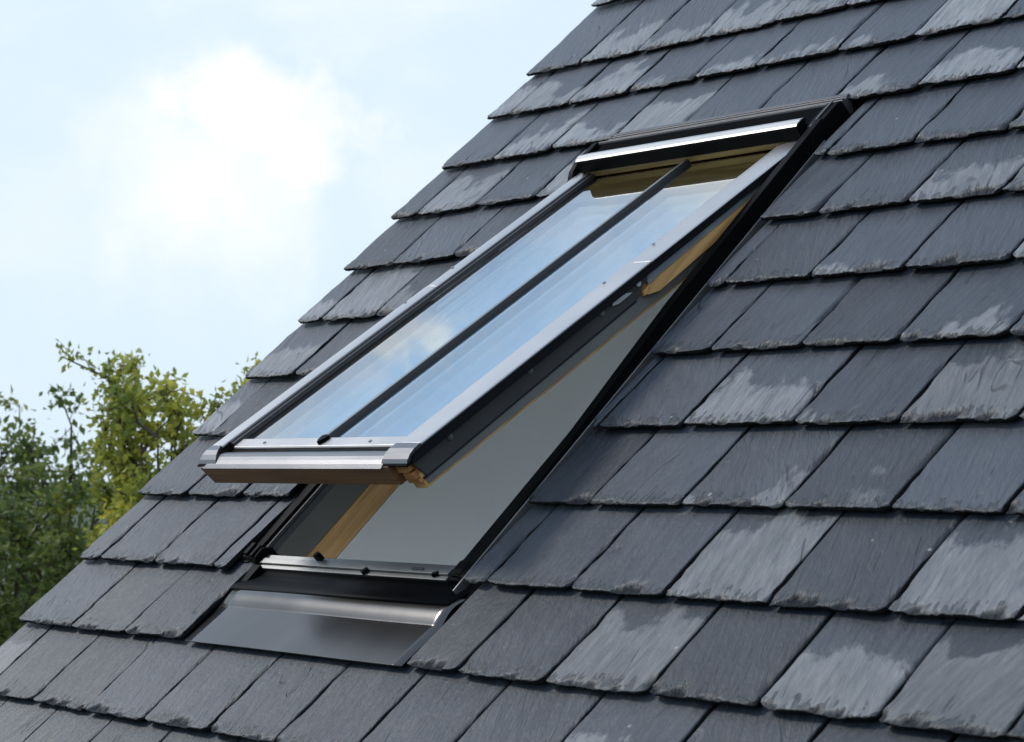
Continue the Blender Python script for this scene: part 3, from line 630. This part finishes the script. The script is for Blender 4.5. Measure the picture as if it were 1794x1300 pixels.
# --- flashings
ap = MB()                                  # apron under the window: flat tail, crease, shallow upturn
prof = [(-.789, .0135), (-.789, .0165), (-.680, .0045), (-.660, .0058), (-.635, .0068), (-.612, .0070), (-.586, .0055), (-.570, .0045), (-.570, -.002), (-.68, -.002)]
def apmesh():
    mb = MB(); prof = [(-.7895, .0140), (-.735, .0085), (-.682, .0045), (-.6775, .0048), (-.6735, .0062), (-.660, .0140), (-.645, .0205), (-.628, .0245), (-.610, .0240), (-.590, .0180), (-.5665, .0060)]
    prof = [(-.7895, .0175), (-.7885, .0174), (-.6845, .0052), (-.6835, .0051), (-.6825, .0053), (-.680, .0060), (-.672, .0082), (-.664, .0098), (-.656, .0108), (-.648, .0110), (-.640, .0102), (-.632, .0080), (-.616, .0020), (-.603, -.0090), (-.590, -.0210), (-.578, -.0350), (-.5665, -.0500)]
    n = len(prof); us = np.linspace(-.300, .468, 25)
    vv = []
    for dz in (0, -.0028):
        for u in us:
            for p, q in prof: vv.append((u, p, q+dz+.0006*math.sin(u*9+p*6)))
    N = len(us)*n; ff = []
    for i in range(len(us)-1):
        for j in range(n-1):
            a = i*n+j; ff.append((a, a+n, a+n+1, a+1)); ff.append((N+a, N+a+1, N+a+n+1, N+a+n))
    for i in range(len(us)-1):
        a = i*n; ff.append((a, N+a, N+a+n, a+n)); a = i*n+n-1; ff.append((a, a+n, N+a+n, N+a))
    for j in range(n-1):
        ff.append((j, j+1, N+j+1, N+j)); a = (len(us)-1)*n+j; ff.append((a, N+a, N+a+1, a+1))
    mb.add(vv, ff); return mb
apr = apmesh().build('apron_flashing', M_apron, win, smooth=True)
sk = MB(); top_ = [(-.5635, -.012), (-.580, -.0115), (-.600, -.0045), (-.616, .0045), (-.628, .0105), (-.637, .0128), (-.641, .0118)]
sk.prism(top_+[(p, q-.003) for p, q in top_[::-1]], (lambda p, q: (-.315, p, q), lambda p, q: (.445, p, q))); sk.build('dark_reflection_sheet', M_black, win, smooth=True)  # black sheet added for the dark reflection in the upper apron
gu = MB()                                  # black side gutters, seen as a dark channel beside the slates
for q_ in (((.4180, -.60, -.026), (.440, .80, -.012)), ((-.40, -.60, -.026), (-.3865, .80, -.012)), ((-.335, -.785, -.007), (-.3005, -.565, .001)), ((-.40, -.605, -.070), (.44, -.5645, -.055))):
    gu = MB(); gu.box(*q_); gu.build('side_gutter', M_black, win)

# ------------------------------------------------------------------ trees
def leafmat(name, c):
    M, t, b = mat(name)
    at = nd(t, 'ShaderNodeVertexColor'); at.layer_name = 'tint'
    mxn = nd(t, 'ShaderNodeMix', data_type='RGBA'); sp = nd(t, 'ShaderNodeSeparateColor'); lk(t, at.outputs[0], sp.inputs[0])
    cr = nd(t, 'ShaderNodeValToRGB'); e = cr.color_ramp.elements; e[0].color = (c[0]*.45, c[1]*.55, c[2]*.5, 1); e[1].color = (c[0]*1.9, c[1]*1.55, c[2]*1.2, 1)
    q = cr.color_ramp.elements.new(.55); q.color = (*c, 1)
    lk(t, sp.outputs[0], cr.inputs[0]); lk(t, cr.outputs[0], b.inputs['Base Color']); b.inputs['Roughness'].default_value = .5
    tr = nd(t, 'ShaderNodeBsdfTranslucent'); lk(t, cr.outputs[0], tr.inputs[0]); ms = nd(t, 'ShaderNodeMixShader'); ms.inputs[0].default_value = .42
    lk(t, b.outputs[0], ms.inputs[1]); lk(t, tr.outputs[0], ms.inputs[2]); lk(t, ms.outputs[0], t.nodes['Material Output'].inputs[0])
    return M
M_bark = simple('grey_brown_bark', (.07, .055, .04), .9, 0, .5, 40, .3, 10)
def tree(name, loc, H, R, seed, label, lm, leaf=.034, per=9, top=1.0, group=None, levels=(13, 13, 9)):
    r = random.Random(seed); root = empty(name, label, 'tree', Matrix.Translation(loc))
    if group: root['group'] = group
    tm = MB(); LV = []; LC = []
    th = H*.45
    tm.tube([Vector((0, 0, 0)), Vector((.05, .03, th*.5)), Vector((.0, .05, th))], [.13, .10, .075])
    def rv_(s=1): return Vector((r.gauss(0, s), r.gauss(0, s), r.gauss(0, s)))
    def leaf_at(p, tint):
        d = rv_().normalized(); n = d.orthogonal().normalized(); n.rotate(Matrix.Rotation(r.uniform(0, 6.28), 3, d)); l = leaf*r.uniform(.6, 1.25); w_ = l*.30
        up = d.cross(n).normalized()*w_*.45
        LV.extend([p, p+d*l*.45+n*w_+up, p+d*l, p+d*l*.45-n*w_+up]); LC.append(tint)
    C0 = Vector((0, 0, H-R*top))
    def inside(p): q = p-C0; return (q.x/R)**2+(q.y/R)**2+(q.z/(R*top))**2
    for i in range(levels[0]):
        a = 2*math.pi*i/levels[0]+r.uniform(-.3, .3); z0 = th*r.uniform(.65, 1.0); el = r.uniform(.15, 1.35)
        d = Vector((math.cos(a)*math.cos(el), math.sin(a)*math.cos(el), math.sin(el)))
        p0 = Vector((0, .03, z0)); tgt = C0+Vector((d.x*R, d.y*R, (d.z*1.25-.35)*R*top))*r.uniform(.66, .92)
        pts = [p0.lerp(tgt, k/4)+rv_(.045)*k/2*R for k in range(5)]
        tm.tube(pts, [.032, .022, .015, .009, .004], 6)
        for q_ in range(per*16):
            f = r.uniform(.2, 1.03); k = min(3, int(f*4)); leaf_at(pts[k].lerp(pts[k+1], f*4-k)+rv_(R*.075), min(1, max(0, r.gauss(.45, .2))))
        for j in range(levels[1]):
            f = r.uniform(.25, 1); k = min(3, int(f*4)); q0 = pts[k].lerp(pts[k+1], f*4-k)
            d2 = ((tgt-p0).normalized()*.6+rv_(.6)).normalized(); d2.z += .15; L2 = R*r.uniform(.22, .5)
            q = [q0+d2*L2*m_/3+rv_(.02)*m_ for m_ in range(4)]; tm.tube(q, [.012, .009, .006, .003], 4)
            base = r.gauss(.5, .16)
            for t_ in range(levels[2]):
                f2 = r.uniform(.3, 1.0); kk = min(2, int(f2*3)); s0 = q[kk].lerp(q[kk+1], f2*3-kk); d3 = (d2*.5+rv_(.7)).normalized(); L3 = R*r.uniform(.07, .22)
                tm.tube([s0, s0+d3*L3*.5+rv_(.006), s0+d3*L3], [.003, .002, .001], 3)
                for l_ in range(per):
                    leaf_at(s0+d3*L3*r.uniform(.1, 1.08)+rv_(leaf*.5), min(1, max(0, base+r.gauss(0, .18))))
    tm.build('trunk', M_bark, root)
    n = len(LV)//4; me_ = bpy.data.meshes.new('crown'); me_.from_pydata([tuple(p) for p in LV], [], [(4*i, 4*i+1, 4*i+2, 4*i+3) for i in range(n)]); me_.update()
    ca_ = me_.color_attributes.new('tint', 'FLOAT_COLOR', 'POINT'); arr = np.repeat(np.array(LC), 4); ca_.data.foreach_set('color', np.stack([arr, arr, arr, np.ones_like(arr)], -1).astype(np.float32).ravel())
    me_.materials.append(lm); new_obj('crown', me_, root)
    return root
LM1 = leafmat('yellow_green_leaf', (.42, .44, .08)); LM2 = leafmat('dark_green_leaf', (.15, .20, .05)); LM3 = leafmat('mid_green_leaf', (.18, .23, .05))
G_ = 'trees beyond the roof edge'
tree('garden_tree', (-6.60, 2.86, 0), 5.10, .64, 3, 'loose yellow-green tree just beyond the edge of the slate roof', LM1, .044, 13, 1.35, G_, levels=(15, 14, 9))
tree('garden_tree', (-7.8, 2.0, 0), 4.66, .80, 8, 'darker green tree left of the yellow-green one, low behind the roof edge', LM2, .052, 11, 1.15, G_)
tree('garden_tree', (-9.6, 3.5, 0), 4.75, 1.1, 13, 'mid-green bushy tree behind, showing between the two nearer crowns', LM3, .06, 10, 1.1, G_)
tree('garden_tree', (-13.5, 2.0, 0), 4.6, 1.9, 21, 'broad far tree at the left edge, smallest leaves of the four', LM2, .09, 9, .9, G_)
